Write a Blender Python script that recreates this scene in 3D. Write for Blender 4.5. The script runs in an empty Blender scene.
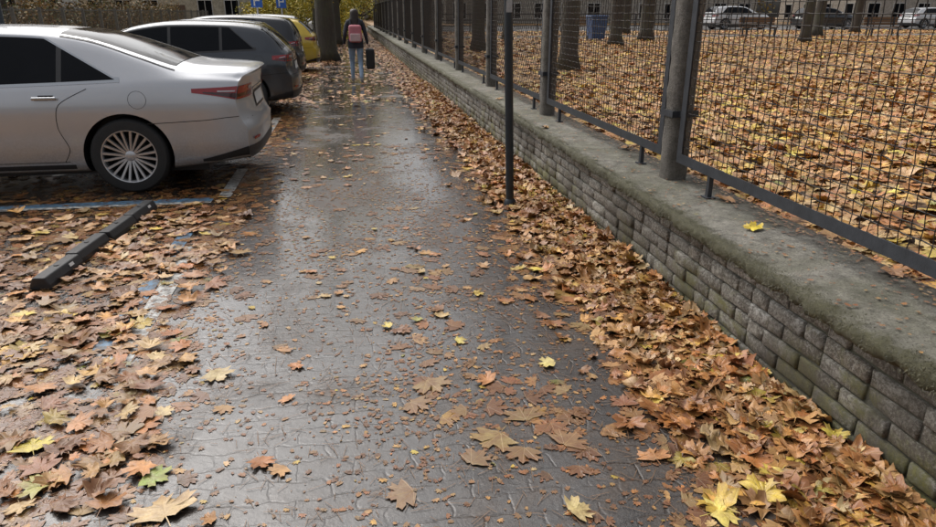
import bpy, math, random, bmesh
import numpy as np
from mathutils import Vector, Matrix
from mathutils import noise as mn
random.seed(7); rng=np.random.default_rng(7)
S=bpy.context.scene
COL=S.collection
# ------------------------------------------------------------------ helpers
def link(o,parent=None):
    COL.objects.link(o)
    if parent is not None: o.parent=parent
    return o
def empty(name,loc=(0,0,0),rz=0):
    e=bpy.data.objects.new(name,None); e.location=loc; e.rotation_euler=(0,0,rz); e.empty_display_size=.2
    return link(e)
def meshobj(name,verts,faces,mat=None,parent=None,smooth=False,sharp=None):
    m=bpy.data.meshes.new(name); m.from_pydata([tuple(map(float,v)) for v in verts],[],faces); m.update()
    if mat: m.materials.append(mat)
    if smooth: m.shade_smooth()
    if sharp: m.set_sharp_from_angle(angle=math.radians(sharp))
    return link(bpy.data.objects.new(name,m),parent)
def npmesh(name,V,F,mat,parent=None,attrs=None,smooth=False):
    m=bpy.data.meshes.new(name)
    V=np.asarray(V,dtype=np.float32); F=np.asarray(F,dtype=np.int32)
    m.vertices.add(len(V)); m.vertices.foreach_set('co',V.ravel())
    m.loops.add(F.size); m.loops.foreach_set('vertex_index',F.ravel())
    m.polygons.add(len(F)); m.polygons.foreach_set('loop_start',np.arange(len(F),dtype=np.int32)*F.shape[1])
    m.update(calc_edges=True)
    if attrs:
        for k,(t,a) in attrs.items():
            at=m.attributes.new(k,t,'POINT')
            at.data.foreach_set('color' if t=='FLOAT_COLOR' else 'vector',np.asarray(a,dtype=np.float32).ravel())
    if smooth: m.shade_smooth()
    m.materials.append(mat)
    return link(bpy.data.objects.new(name,m),parent)
class NT:
    def __init__(s,name):
        s.m=bpy.data.materials.new(name); s.m.use_nodes=True; s.t=s.m.node_tree; s.n=s.t.nodes
        s.b=s.n['Principled BSDF']
    def add(s,t,**k):
        x=s.n.new(t)
        for a,v in k.items(): setattr(x,a,v)
        return x
    def l(s,a,b): s.t.links.new(a,b)
    def val(s,sock,v):
        if isinstance(v,bpy.types.NodeSocket): s.l(v,sock)
        else: sock.default_value=v
    def noise(s,scale,detail=5,rough=.6,vec=None,dist=0):
        x=s.add('ShaderNodeTexNoise'); x.inputs['Scale'].default_value=scale; x.inputs['Detail'].default_value=detail
        x.inputs['Roughness'].default_value=rough; x.inputs['Distortion'].default_value=dist
        if vec is not None: s.l(vec,x.inputs['Vector'])
        return x.outputs['Fac']
    def pos(s): return s.add('ShaderNodeNewGeometry').outputs['Position']
    def obj(s): return s.add('ShaderNodeTexCoord').outputs['Object']
    def ramp(s,f,stops):
        x=s.add('ShaderNodeValToRGB'); e=x.color_ramp.elements
        while len(e)<len(stops): e.new(.5)
        for i,(p,c) in enumerate(stops):
            e[i].position=p; e[i].color=(c,c,c,1) if isinstance(c,(int,float)) else (*c,1)
        s.l(f,x.inputs['Fac']); return x.outputs['Color']
    def mix(s,f,a,b,mode='MIX'):
        x=s.add('ShaderNodeMix',data_type='RGBA',blend_type=mode)
        s.val(x.inputs[0],f)
        for k,v in ((6,a),(7,b)):
            if isinstance(v,tuple): v=(*v,1)[:4]
            s.val(x.inputs[k],v)
        return x.outputs[2]
    def math(s,op,a,b=0,c=None,clamp=False):
        x=s.add('ShaderNodeMath',operation=op,use_clamp=clamp); s.val(x.inputs[0],a); s.val(x.inputs[1],b)
        if c is not None: s.val(x.inputs[2],c)
        return x.outputs[0]
    def bump(s,h,strength=.4,dist=.01,prev=None):
        x=s.add('ShaderNodeBump'); x.inputs['Strength'].default_value=strength; x.inputs['Distance'].default_value=dist
        s.l(h,x.inputs['Height'])
        if prev is not None: s.l(prev,x.inputs['Normal'])
        return x.outputs['Normal']
def simple(name,col,rough=.5,metal=0,var=.25,scale=8,bump=0,coat=0,bscale=None,spec=None,ior=None):
    t=NT(name); v=t.obj(); f=t.noise(scale,5,.6,v)
    c2=tuple(max(0,c*(1-var)) for c in col); c1=tuple(min(1,c*(1+var)) for c in col)
    t.l(t.mix(f,c2,c1),t.b.inputs['Base Color'])
    t.b.inputs['Roughness'].default_value=rough; t.b.inputs['Metallic'].default_value=metal
    if coat: t.b.inputs['Coat Weight'].default_value=coat; t.b.inputs['Coat Roughness'].default_value=.04
    if spec is not None: t.b.inputs['Specular IOR Level'].default_value=spec
    if ior: t.b.inputs['IOR'].default_value=ior
    if bump: t.l(t.bump(t.noise(bscale or scale*6,6,.7,v),bump,.005),t.b.inputs['Normal'])
    return t.m
# ------------------------------------------------------------------ materials
def leaf_material(name,rough=.45,dark=.75):
    t=NT(name)
    a=t.add('ShaderNodeAttribute',attribute_name='lcol'); u=t.add('ShaderNodeAttribute',attribute_name='luv')
    sp=t.add('ShaderNodeSeparateXYZ'); t.l(u.outputs['Vector'],sp.inputs[0])
    x=t.math('ABSOLUTE',sp.outputs[0]); y=sp.outputs[1]
    ang=t.math('DIVIDE',t.math('ARCTAN2',x,y),.66)
    fr=t.math('ABSOLUTE',t.math('SUBTRACT',ang,t.math('ROUND',ang)))
    r=t.add('ShaderNodeVectorMath',operation='LENGTH'); t.l(u.outputs['Vector'],r.inputs[0])
    d=t.math('MULTIPLY',fr,r.outputs['Value'])
    vein=t.math('SUBTRACT',1,t.math('DIVIDE',d,.022),clamp=True)
    p=t.pos(); n=t.noise(20,6,.65,p); n2=t.noise(130,4,.6,p)
    c=t.mix(t.ramp(n,[(.40,0),(.68,dark)]),a.outputs['Color'],(.15,.065,.028),'MIX')
    c=t.mix(t.ramp(n2,[(.3,.3),(.6,0)]),c,(.14,.06,.03),'MIX')
    edge=t.ramp(r.outputs['Value'],[(.55,0),(1,.45)])
    c=t.mix(edge,c,(.26,.11,.04),'MIX')
    c=t.mix(t.math('MULTIPLY',vein,.4),c,(.6,.42,.2),'MIX')
    t.l(c,t.b.inputs['Base Color']); t.b.inputs['Roughness'].default_value=rough
    t.l(t.bump(t.math('ADD',n2,t.math('MULTIPLY',vein,.6)),.5,.002),t.b.inputs['Normal'])
    return t.m
M_leaf=leaf_material('leaf_dry',.42,.6); M_leafwet=leaf_material('leaf_wet',.22,.9)
def canopy_material():
    t=NT('foliage'); a=t.add('ShaderNodeAttribute',attribute_name='lcol')
    t.l(a.outputs['Color'],t.b.inputs['Base Color']); t.b.inputs['Roughness'].default_value=.6
    return t.m
M_fol=canopy_material()
def paving():
    t=NT('wet_paving'); p=t.pos()
    nz=t.add('ShaderNodeTexNoise'); nz.inputs['Scale'].default_value=6; nz.inputs['Detail'].default_value=4; t.l(p,nz.inputs['Vector'])
    off=t.add('ShaderNodeVectorMath',operation='MULTIPLY_ADD'); t.l(nz.outputs['Color'],off.inputs[0]); off.inputs[1].default_value=(.11,.11,0); t.l(p,off.inputs[2])
    br=t.add('ShaderNodeTexBrick'); t.l(off.outputs[0],br.inputs['Vector']); br.inputs['Scale'].default_value=1
    br.inputs['Brick Width'].default_value=.20; br.inputs['Row Height'].default_value=.10; br.inputs['Mortar Size'].default_value=.008
    br.inputs['Mortar Smooth'].default_value=1.0; br.inputs['Color1'].default_value=(.050,.043,.039,1); br.inputs['Color2'].default_value=(.034,.030,.028,1)
    br.inputs['Mortar'].default_value=(.020,.017,.015,1)
    big=t.noise(.9,7,.68,p,.5); mid=t.noise(5,7,.75,p,.4); fine=t.noise(150,4,.7,p); sm=t.noise(26,6,.75,p)
    gone=t.ramp(t.noise(2.2,5,.7,p),[(.42,.15),(.62,1)])
    c=t.mix(t.math('MULTIPLY',gone,.75),br.outputs['Color'],(.038,.033,.030))
    c=t.mix(t.ramp(mid,[(.40,0),(.66,.85)]),c,(.075,.047,.030),'MIX')
    c=t.mix(t.ramp(sm,[(.48,0),(.66,.75)]),c,(.028,.019,.014),'MIX')
    c=t.mix(t.ramp(fine,[(.45,.0),(.72,.6)]),c,(.12,.098,.078),'MIX')
    wet=t.ramp(big,[(.38,0),(.52,1)])
    c=t.mix(wet,c,(.5,.5,.5),'MULTIPLY')
    t.l(c,t.b.inputs['Base Color'])
    r0=t.math('ADD',t.math('MULTIPLY',mid,.3),.18)
    r=t.mix(wet,r0,t.math('ADD',t.math('MULTIPLY',sm,.16),.02))
    t.l(r,t.b.inputs['Roughness']); t.b.inputs['Specular IOR Level'].default_value=.5
    h=t.math('MULTIPLY',br.outputs['Fac'],t.math('MULTIPLY',t.math('SUBTRACT',1.15,gone),-.75))
    h=t.math('ADD',h,t.math('MULTIPLY',mid,1.7)); h=t.math('ADD',h,t.math('MULTIPLY',sm,.8)); h=t.math('ADD',h,t.math('MULTIPLY',fine,.25))
    t.l(t.bump(h,.5,.007),t.b.inputs['Normal'])
    t.l(t.math('MULTIPLY',wet,.8),t.b.inputs['Coat Weight']); t.b.inputs['Coat Roughness'].default_value=.04
    t.l(t.bump(t.math('ADD',mid,t.math('MULTIPLY',sm,.25)),.22,.006),t.b.inputs['Coat Normal'])
    return t.m
M_pave=paving()
def asphalt(name,c=(.05,.048,.046),rough=.4):
    t=NT(name); p=t.pos(); n=t.noise(3,6,.65,p); f=t.noise(150,3,.7,p)
    col=t.mix(n,tuple(x*.6 for x in c),tuple(x*1.5 for x in c)); col=t.mix(t.ramp(f,[(.4,0),(.8,.5)]),col,(.14,.12,.1))
    t.l(col,t.b.inputs['Base Color']); t.l(t.ramp(t.noise(.9,5,.6,p),[(.4,rough+.15),(.6,.12)]),t.b.inputs['Roughness'])
    t.l(t.bump(f,.5,.005),t.b.inputs['Normal']); return t.m
M_asph=asphalt('wet_asphalt')
def litter():
    t=NT('leaf_litter'); p=t.pos()
    nz=t.add('ShaderNodeTexNoise'); nz.inputs['Scale'].default_value=14; t.l(p,nz.inputs['Vector'])
    off=t.add('ShaderNodeVectorMath',operation='MULTIPLY_ADD'); t.l(nz.outputs['Color'],off.inputs[0]); off.inputs[1].default_value=(.12,.12,0); t.l(p,off.inputs[2])
    v=t.add('ShaderNodeTexVoronoi'); v.inputs['Scale'].default_value=11; t.l(off.outputs[0],v.inputs['Vector'])
    sp=t.add('ShaderNodeSeparateColor'); t.l(v.outputs['Color'],sp.inputs[0])
    c=t.ramp(sp.outputs[0],[(0,(.10,.05,.025)),(.25,(.3,.15,.06)),(.5,(.5,.26,.09)),(.75,(.6,.36,.13)),(1,(.66,.46,.18))])
    c=t.mix(t.ramp(v.outputs['Distance'],[(.25,0),(.8,.8)]),c,(.04,.025,.015))
    t.l(c,t.b.inputs['Base Color']); t.b.inputs['Roughness'].default_value=.6
    t.l(t.bump(t.math('MULTIPLY',v.outputs['Distance'],-1),.8,.03),t.b.inputs['Normal']); return t.m
M_litter=litter()
def concrete(name,base=(.2,.19,.165),moss=.6,dark=.5,scale=1,mc=(.085,.088,.035)):
    t=NT(name); p=t.pos(); a=t.noise(2.3*scale,6,.7,p,.5); b=t.noise(14*scale,7,.78,p); f=t.noise(120,5,.75,p)
    c=t.mix(t.ramp(b,[(.3,0),(.7,1)]),tuple(x*.5 for x in base),tuple(x*1.4 for x in base))
    c=t.mix(t.ramp(a,[(.40,0),(.60,moss)]),c,mc); c=t.mix(t.ramp(t.noise(6,7,.8,p),[(.5,0),(.66,dark)]),c,(.05,.045,.035))
    c=t.mix(t.ramp(f,[(.36,.65),(.50,0)]),c,(.045,.04,.028)); c=t.mix(t.ramp(f,[(.60,0),(.75,.45)]),c,(.42,.40,.35)); t.l(c,t.b.inputs['Base Color'])
    t.b.inputs['Roughness'].default_value=.75
    t.l(t.bump(f,.9,.008,t.bump(b,.7,.02)),t.b.inputs['Normal']); return t
def coping_mat():
    t=concrete('coping_concrete',(.26,.245,.205),.55,.75); p=t.pos(); sp=t.add('ShaderNodeSeparateXYZ'); t.l(p,sp.inputs[0])
    src=t.b.inputs['Base Color'].links[0].from_socket
    n=t.noise(9,6,.75,p); n2=t.noise(40,5,.8,p)
    e=t.math('ADD',t.math('DIVIDE',t.math('SUBTRACT',1.80,sp.outputs[0]),.12),t.math('MULTIPLY',t.math('SUBTRACT',n,.5),2.6))
    c=t.mix(t.ramp(e,[(.1,0),(.7,.92)]),src,t.mix(n2,(.022,.018,.011),(.10,.095,.035)))
    e2=t.math('ADD',t.math('DIVIDE',t.math('SUBTRACT',sp.outputs[0],1.98),.22),t.math('MULTIPLY',t.math('SUBTRACT',n,.5),2.8))
    c=t.mix(t.ramp(e2,[(.3,0),(1,.75)]),c,(.055,.042,.028))
    t.l(c,t.b.inputs['Base Color']); return t.m
M_coping=coping_mat(); M_conc=concrete('plain_concrete',(.27,.255,.215)).m; M_post=concrete('post_concrete',(.145,.13,.115),.15,.7).m
def bricks():
    t=NT('painted_brick'); p=t.pos(); a=t.add('ShaderNodeAttribute',attribute_name='lcol')
    b=t.noise(22,8,.85,p,.3); f=t.noise(75,7,.85,p); l=t.noise(2.6,7,.8,p,.6)
    c=t.mix(t.ramp(b,[(.42,0),(.52,.88)]),a.outputs['Color'],(.09,.078,.062))
    c=t.mix(t.ramp(f,[(.50,0),(.60,.8)]),c,(.46,.45,.41))
    c=t.mix(t.ramp(f,[(.36,.9),(.45,0)]),c,(.035,.03,.024))
    sp=t.add('ShaderNodeSeparateXYZ'); t.l(p,sp.inputs[0])
    near=t.math('MULTIPLY',t.math('SUBTRACT',3.6,sp.outputs[1]),.07,clamp=True)
    zz=t.math('ADD',near,t.math('SUBTRACT',t.math('MULTIPLY',l,2.0),t.math('MULTIPLY',sp.outputs[2],1.2)))
    zz=t.math('ADD',zz,t.math('MULTIPLY',t.math('SUBTRACT',f,.5),.9))
    c=t.mix(t.ramp(zz,[(.72,0),(1.0,.8)]),c,t.mix(t.ramp(b,[(.38,0),(.65,1)]),(.05,.055,.015),(.20,.19,.045)))
    c=t.mix(t.ramp(t.noise(1.9,6,.7,p),[(.44,0),(.62,.65)]),c,(.055,.045,.034))
    t.l(c,t.b.inputs['Base Color']); t.b.inputs['Roughness'].default_value=.8
    t.l(t.bump(f,.9,.006,t.bump(b,.7,.01)),t.b.inputs['Normal']); return t.m
M_brick=bricks(); M_mortar=concrete('mortar',(.09,.085,.07),.5,.6).m
M_fence=simple('fence_steel',(.044,.048,.056),.5,.35,.6,14,.4)
M_wire=simple('fence_wire',(.040,.034,.030),.55,.5,.6,20)
M_pole=simple('pole_paint',(.030,.036,.042),.4,.3,.4,10,.2)
M_rubber=simple('black_rubber',(.02,.02,.021),.5,0,.4,20,.4)
M_tyre=simple('tyre',(.02,.02,.02),.7,0,.3,20,.3)
M_glass=simple('dark_glass',(.008,.009,.011),.06,0,.3,2,spec=.5,ior=1.2)
M_black=simple('black_plastic',(.015,.015,.016),.45,0,.3,20)
M_gap=simple('panel_gap',(.01,.01,.01),.8)
M_chrome=simple('chrome',(.5,.51,.52),.18,1,.05,4)
M_alloy=simple('alloy',(.55,.55,.56),.32,.7,.1,10)
M_red=simple('tail_red',(.30,.008,.012),.12,0,.3,25,coat=.5)
M_redd=simple('tail_dark_red',(.05,.006,.008),.15,0,.3,25,coat=.5)
M_lamp=simple('lamp_clear',(.5,.48,.48),.1,.3,.2,20,coat=.8)
M_plate=simple('plate_white',(.6,.6,.58),.4,0,.05)
def paintm(name,c,metal=.6,rough=.32):
    t=NT(name); p=t.obj(); n=t.noise(3,5,.6,p); f=t.noise(60,4,.7,p)
    sp=t.add('ShaderNodeSeparateXYZ'); t.l(p,sp.inputs[0])
    low=t.math('MULTIPLY',t.ramp(sp.outputs[2],[(.2,1),(.65,0)]),t.math('MULTIPLY',f,1.0))
    t.l(t.mix(low,t.mix(n,tuple(x*.9 for x in c),tuple(min(1,x*1.05) for x in c)),(.12,.1,.08)),t.b.inputs['Base Color'])
    t.b.inputs['Metallic'].default_value=metal; t.b.inputs['Roughness'].default_value=rough
    t.b.inputs['Coat Weight'].default_value=.9; t.b.inputs['Coat Roughness'].default_value=.05
    return t.m
def bark():
    t=NT('bark'); p=t.pos(); m=t.add('ShaderNodeMapping'); m.inputs['Scale'].default_value=(1,1,.18); t.l(p,m.inputs['Vector'])
    n=t.noise(22,6,.75,m.outputs[0]); b=t.noise(2,4,.6,p)
    c=t.mix(n,(.02,.016,.013),(.10,.085,.068)); c=t.mix(t.ramp(b,[(.45,0),(.7,.5)]),c,(.08,.09,.045)); t.l(c,t.b.inputs['Base Color'])
    t.b.inputs['Roughness'].default_value=.85; t.l(t.bump(n,.9,.03),t.b.inputs['Normal']); return t.m
M_bark=bark()
def roadpaint(name,c):
    t=NT(name); p=t.pos(); n=t.noise(22,7,.8,p)
    t.l(t.mix(t.ramp(n,[(.44,0),(.58,1)]),c,(.055,.045,.04)),t.b.inputs['Base Color']); t.b.inputs['Roughness'].default_value=.3; return t.m
M_white=roadpaint('white_road_paint',(.48,.48,.45)); M_blue=roadpaint('blue_road_paint',(.09,.19,.30))
# ------------------------------------------------------------------ primitives
def box(name,c,s,mat,parent=None,bev=.0,rz=0,rx=0,ry=0,seg=2):
    x,y,z=[k/2 for k in s]
    V=[(a*x,b*y,d*z) for a in(-1,1) for b in(-1,1) for d in(-1,1)]
    F=[(0,1,3,2),(4,6,7,5),(0,4,5,1),(2,3,7,6),(0,2,6,4),(1,5,7,3)]
    o=meshobj(name,V,F,mat,parent); o.location=c; o.rotation_euler=(rx,ry,rz)
    if bev:
        m=o.modifiers.new('b','BEVEL'); m.width=bev; m.segments=seg; m.limit_method='NONE'
        o.data.shade_smooth(); w=o.modifiers.new('w','WEIGHTED_NORMAL')
    return o
def lathe(name,prof,mat,parent=None,n=32,axis='z',loc=(0,0,0),sharp=35):
    V=[];F=[];k=len(prof)
    for i in range(n):
        a=2*math.pi*i/n
        for r,h in prof:
            if axis=='z': V.append((r*math.cos(a),r*math.sin(a),h))
            else: V.append((r*math.cos(a),h,r*math.sin(a)))
    for i in range(n):
        j=(i+1)%n
        for q in range(k-1): F.append((i*k+q,j*k+q,j*k+q+1,i*k+q+1))
    o=meshobj(name,V,F,mat,parent,True,sharp); o.location=loc; return o
def sheet(name,x0,x1,y0,y1,z,mat,parent=None):
    return meshobj(name,[(x0,y0,z),(x1,y0,z),(x1,y1,z),(x0,y1,z)],[(0,1,2,3)],mat,parent)
def tube(path,radii,n=8):
    V=[];F=[];P=[Vector(p) for p in path]
    for i,p in enumerate(P):
        d=(P[min(i+1,len(P)-1)]-P[max(i-1,0)]).normalized()
        u=d.orthogonal().normalized() if abs(d.z)<.9 else Vector((1,0,0)); u=(u-d*u.dot(d)).normalized(); w=d.cross(u)
        for k in range(n):
            a=2*math.pi*k/n; V.append(p+(u*math.cos(a)+w*math.sin(a))*radii[i])
    for i in range(len(P)-1):
        for k in range(n):
            F.append((i*n+k,i*n+(k+1)%n,(i+1)*n+(k+1)%n,(i+1)*n+k))
    F.append(tuple(range(n))[::-1]); F.append(tuple((len(P)-1)*n+k for k in range(n)))
    return V,F
def tubeobj(name,path,radii,mat,parent=None,n=8):
    V,F=tube(path,radii,n); return meshobj(name,V,F,mat,parent,True,50)
def join(lists):
    V=[];F=[]
    for v,f in lists:
        b=len(V); V+=list(v); F+=[tuple(i+b for i in g) for g in f]
    return V,F
def boxvf(x0,x1,y0,y1,z0,z1):
    V=[(a,b,c) for a in(x0,x1) for b in(y0,y1) for c in(z0,z1)]
    return V,[(0,1,3,2),(4,6,7,5),(0,4,5,1),(2,3,7,6),(0,2,6,4),(1,5,7,3)]
# ------------------------------------------------------------------ ground
sheet('ground',-150,150,-60,220,-.012,asphalt('ground_asphalt',(.06,.055,.045)))
sheet('sidewalk',-1.13,1.80,-6,90,.004,M_pave)
sheet('parking_lot',-6.5,-1.13,-6,60,.0,M_pave)
sheet('road',-12,-6.5,-20,120,.0,M_asph)
road_mark=empty('parking_marking')
sheet('line_white_1',-1.21,-1.10,6.12,7.3,.0085,M_white,road_mark); sheet('line_white_2',-1.2,-1.09,2.9,4.75,.0085,M_white,road_mark)
sheet('line_white_3',-1.19,-1.08,8.9,11.0,.0085,M_white,road_mark); sheet('line_white_4',-5.5,-1.24,5.95,6.01,.008,M_white,road_mark)
sheet('line_blue_1',-5.5,-1.24,6.012,6.13,.008,M_blue,road_mark); sheet('line_blue_2',-1.31,-1.212,3.2,5.2,.008,M_blue,road_mark)
sheet('line_white_5',-5.5,-1.24,8.7,8.82,.008,M_white,road_mark)
V,F=boxvf(2.26,90,-10,150,-.01,.45); meshobj('yard_ground',V,F,M_litter)
sheet('park_path',2.3,80,31.5,34.0,.456,asphalt('path_grey',(.16,.155,.15)))
sheet('yard_parking',2.3,90,42,60,.457,asphalt('lot_grey',(.1,.1,.1)))
# ------------------------------------------------------------------ wall
wall=empty('brick_wall',(0,0,0))
def build_wall():
    V=[];F=[];C=[]
    hc=.0745
    for c in range(6):
        z0=c*hc+.002; z1=z0+hc-.009
        y=-2.0-(.13 if c%2 else 0)-rng.uniform(0,.03)
        while y<60:
            L=.25 if rng.random()>.16 else .125
            y0=y+.005; y1=y+L-.005; x=1.768+rng.normal(0,.004); tw=rng.normal(0,.003); j=rng.normal(0,.0022,(8,3))
            ch=.0065; b=len(V); k=0
            for (yy,zz,t) in((y0,z0,-1),(y1,z0,1),(y1,z1,1),(y0,z1,-1)):
                cy=ch if yy==y0 else -ch; cz=ch if zz==z0 else -ch
                V.append((x+tw*t+j[k,0]*.6,yy+cy+j[k,1],zz+cz+j[k,2])); k+=1
            k=4
            for (yy,zz,t) in((y0,z0,-1),(y1,z0,1),(y1,z1,1),(y0,z1,-1)):
                V.append((x+tw*t+ch*1.1,yy+j[k,1]*.6,zz+j[k,2]*.4)); k+=1
            for (yy,zz) in((y0,z0),(y1,z0),(y1,z1),(y0,z1)): V.append((x+.05,yy,zz))
            g=rng.uniform(.6,1.15); w=rng.random()
            col=(.33*g,.315*g,.275*g) if w>.36 else ((.2*g,.17*g,.135*g) if w>.12 else (.45*g,.44*g,.41*g))
            C+=[(*col,1)]*12
            F.append((b,b+3,b+2,b+1))
            for q in range(4):
                r=(q+1)%4
                F.append((b+q,b+r,b+4+r,b+4+q)); F.append((b+4+q,b+4+r,b+8+r,b+8+q))
            y+=L
    npmesh('bricks',V,F,M_brick,wall,{'lcol':('FLOAT_COLOR',C)})
build_wall()
V,F=boxvf(1.782,2.255,-2,60,-.01,.448); meshobj('mortar_core',V,F,M_mortar,wall)
def coping():
    prof=[(1.80,.450),(1.735,.452),(1.707,.457),(1.698,.475),(1.700,.503),(1.710,.518),(1.73,.523)]+[(x,.524-.006*((x-2)/.3)**2) for x in np.linspace(1.78,2.22,11)]+[(2.262,.515),(2.28,.50),(2.28,.44)]
    ys=np.concatenate([np.arange(-2,9,.02),np.arange(9,20,.06),np.arange(20,60.3,.4)])
    prof=np.array(prof); n=len(prof)
    V=np.zeros((len(ys),n,3))
    for i,y in enumerate(ys):
        for k,(x,z) in enumerate(prof):
            v=Vector((x*9,y*9,z*9)); a=mn.fractal(v,1,2,3)*.008; b=mn.fractal(v*4,1,2,3)*.007
            edge=1.7 if k<8 else .5
            lowf=mn.noise(Vector((0,y*1.2,3)))*.014
            V[i,k]=(x+(a+b)*edge+(lowf if k<8 else 0),y,z+(a+b)*edge*.6+mn.noise(Vector((x*2,y*.8,7)))*.006)
    F=[]
    for i in range(len(ys)-1):
        for k in range(n-1): F.append((i*n+k,i*n+k+1,(i+1)*n+k+1,(i+1)*n+k))
    npmesh('coping',V.reshape(-1,3),F,M_coping,wall,None,True)
coping()
# ------------------------------------------------------------------ fence
fence=empty('mesh_fence')
PY=[1.1+3.0*i for i in range(-1,18)]
for i,y in enumerate(PY):
    h=.078; ring=[]
    for k in range(16):
        a=2*math.pi*(k+.5)/16; ca,sa=math.cos(a),math.sin(a); q=(abs(ca)**3.2+abs(sa)**3.2)**(-1/3.2); ring.append((h*ca*q,h*sa*q))
    zs=list(np.linspace(.515,2.35,30)); V=[];F=[]; nr=16
    for z in zs:
        for (a,b) in ring: V.append((2.07+a+rng.normal(0,.0022),y+b+rng.normal(0,.0022),z))
    for q in range(len(zs)-1):
        for k in range(nr): F.append((q*nr+k,q*nr+(k+1)%nr,(q+1)*nr+(k+1)%nr,(q+1)*nr+k))
    b=len(V)
    V.append((2.07,y,2.38))
    for k in range(nr): F.append(((len(zs)-1)*nr+k,(len(zs)-1)*nr+(k+1)%nr,b))
    meshobj('post_%d'%i,V,F,M_post,fence,True,50)
    for zc in (.95,2.0):
        parts=[boxvf(2.07-.088,2.07+.088,y-.088,y-.081,zc-.02,zc+.02),boxvf(2.07-.088,2.07+.088,y+.081,y+.088,zc-.02,zc+.02),boxvf(2.07-.088,2.07-.081,y-.0805,y+.0805,zc-.02,zc+.02),boxvf(2.03,2.05,y-.13,y-.0885,zc-.015,zc+.015),boxvf(2.03,2.05,y+.0885,y+.13,zc-.015,zc+.015)]
        V,F=join(parts); meshobj('clamp',V,F,M_fence,fence)
def panel(i,y0,y1,detail):
    z0,z1=.655,2.12; X=2.03; t=.06
    parts=[boxvf(X-.004,X,y0,y1,z0,z0+t),boxvf(X,X+.045,y0,y1,z0,z0+.005),
           boxvf(X-.004,X,y0,y1,z1-t,z1),boxvf(X,X+.035,y0,y1,z1-.005,z1),
           boxvf(X-.004,X,y0,y0+t,z0+t,z1-t),boxvf(X,X+.035,y0,y0+.005,z0+.006,z1-.006),
           boxvf(X-.004,X,y1-t,y1,z0+t,z1-t),boxvf(X,X+.035,y1-.005,y1,z0+.006,z1-.006)]
    for yy in (y0+.33,y1-.42): parts.append(boxvf(X+.004,X+.03,yy,yy+.03,.50,z0-.001)); parts.append(boxvf(X-.012,X+.045,yy-.02,yy+.05,.523,.532))
    V,F=join(parts); meshobj('panel_frame_%d'%i,V,F,M_fence,fence)
    sp=.052; W=[]
    ny=int((y1-y0)/sp); nz=int((z1-z0)/sp); r=.0028 if detail else .003
    ysv=np.linspace(y0,y1,ny+1)[1:-1]; zsv=np.linspace(z0,z1,nz+1)[1:-1]
    if detail:
        sag=lambda y,z: .006*math.sin(y*3.1+i)*math.sin(z*4.0)
        for a,y in enumerate(ysv):
            path=[(X+.012,y,z0+.01)]+[(X+.012+sag(y,z)+(.0032 if (a+b)%2 else -.0032),y+rng.normal(0,.0014),z) for b,z in enumerate(zsv)]+[(X+.012,y,z1-.01)]
            W.append(tube(path,[r]*len(path),4))
        for b,z in enumerate(zsv):
            path=[(X+.012,y0+.01,z)]+[(X+.012+sag(y,z)-(.0032 if (a+b)%2 else -.0032),y,z+rng.normal(0,.0014)) for a,y in enumerate(ysv)]+[(X+.012,y1-.01,z)]
            W.append(tube(path,[r]*len(path),4))
    else:
        for y in ysv: W.append(tube([(X+.012,y,z0+.01),(X+.012,y,z1-.01)],[r,r],4))
        for z in zsv: W.append(tube([(X+.017,y0+.01,z),(X+.017,y1-.01,z)],[r,r],4))
    V,F=join(W); meshobj('wire_mesh_%d'%i,V,F,M_wire,fence,detail)
for i in range(len(PY)-1): panel(i,PY[i]+.115,PY[i+1]-.115,i<4)
# ------------------------------------------------------------------ sign pole
sg=empty('traffic_sign',(1.295,5.46,0))
tubeobj('pole',[(0,0,0),(-.035,0,1.2),(-.085,0,2.9)],[.034,.034,.034],M_pole,sg,16)
lathe('cap',[(.0,2.93),(.03,2.92),(.038,2.9),(.038,2.88)],M_pole,sg,16,loc=(-.085,0,0))
lathe('base_collar',[(.036,.06),(.05,.04),(.055,.0)],M_pole,sg,16)
lathe('plate',[(0,-.012),(.28,-.012),(.30,-.006),(.30,.006),(0,.006)],M_plate,sg,40,axis='y',loc=(-.075,-.055,2.55))
lathe('plate_ring',[(.24,-.015),(.29,-.015),(.29,-.011)],simple('sign_red',(.5,.02,.02),.4),sg,40,axis='y',loc=(-.075,-.055,2.55))
box('sticker',(-.048,-.037,1.62),(.045,.004,.14),simple('sticker_grey',(.35,.35,.35),.5,0,.6,60),sg)
# ------------------------------------------------------------------ wheel stop
ws=empty('parking_wheel_stop',(-1.79,4.95,0),math.radians(-6))
def wstop():
    ys=[-.90+.45*i for i in range(5)]
    for k in range(4):
        y0=ys[k]+.012; y1=ys[k+1]-.012; dx=(.012,-.01,.004,-.006)[k]
        prof=[(-.062,.008),(-.058,.04),(-.036,.085),(.036,.085),(.058,.04),(.062,.008)]
        V=[(x+dx,y,z) for y in(y0,y1) for x,z in prof]; n=6
        F=[(i,i+1,n+i+1,n+i) for i in range(5)]+[(5,0,n,n+5)]+[tuple(range(n))[::-1],tuple(range(n,2*n))]
        o=meshobj('segment_%d'%k,V,F,M_rubber,ws); m=o.modifiers.new('b','BEVEL'); m.width=.008; m.segments=2
        lathe('bolt_%d'%k,[(0,.09),(.014,.09),(.016,.084)],M_black,ws,12,loc=(dx,(y0+y1)/2,0))
        if k in(0,3): box('reflector_%d'%k,(.0505+dx,(y0+y1)/2+.08,.0635),(.003,.05,.02),M_plate,ws,ry=math.radians(-26))
wstop()
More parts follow.
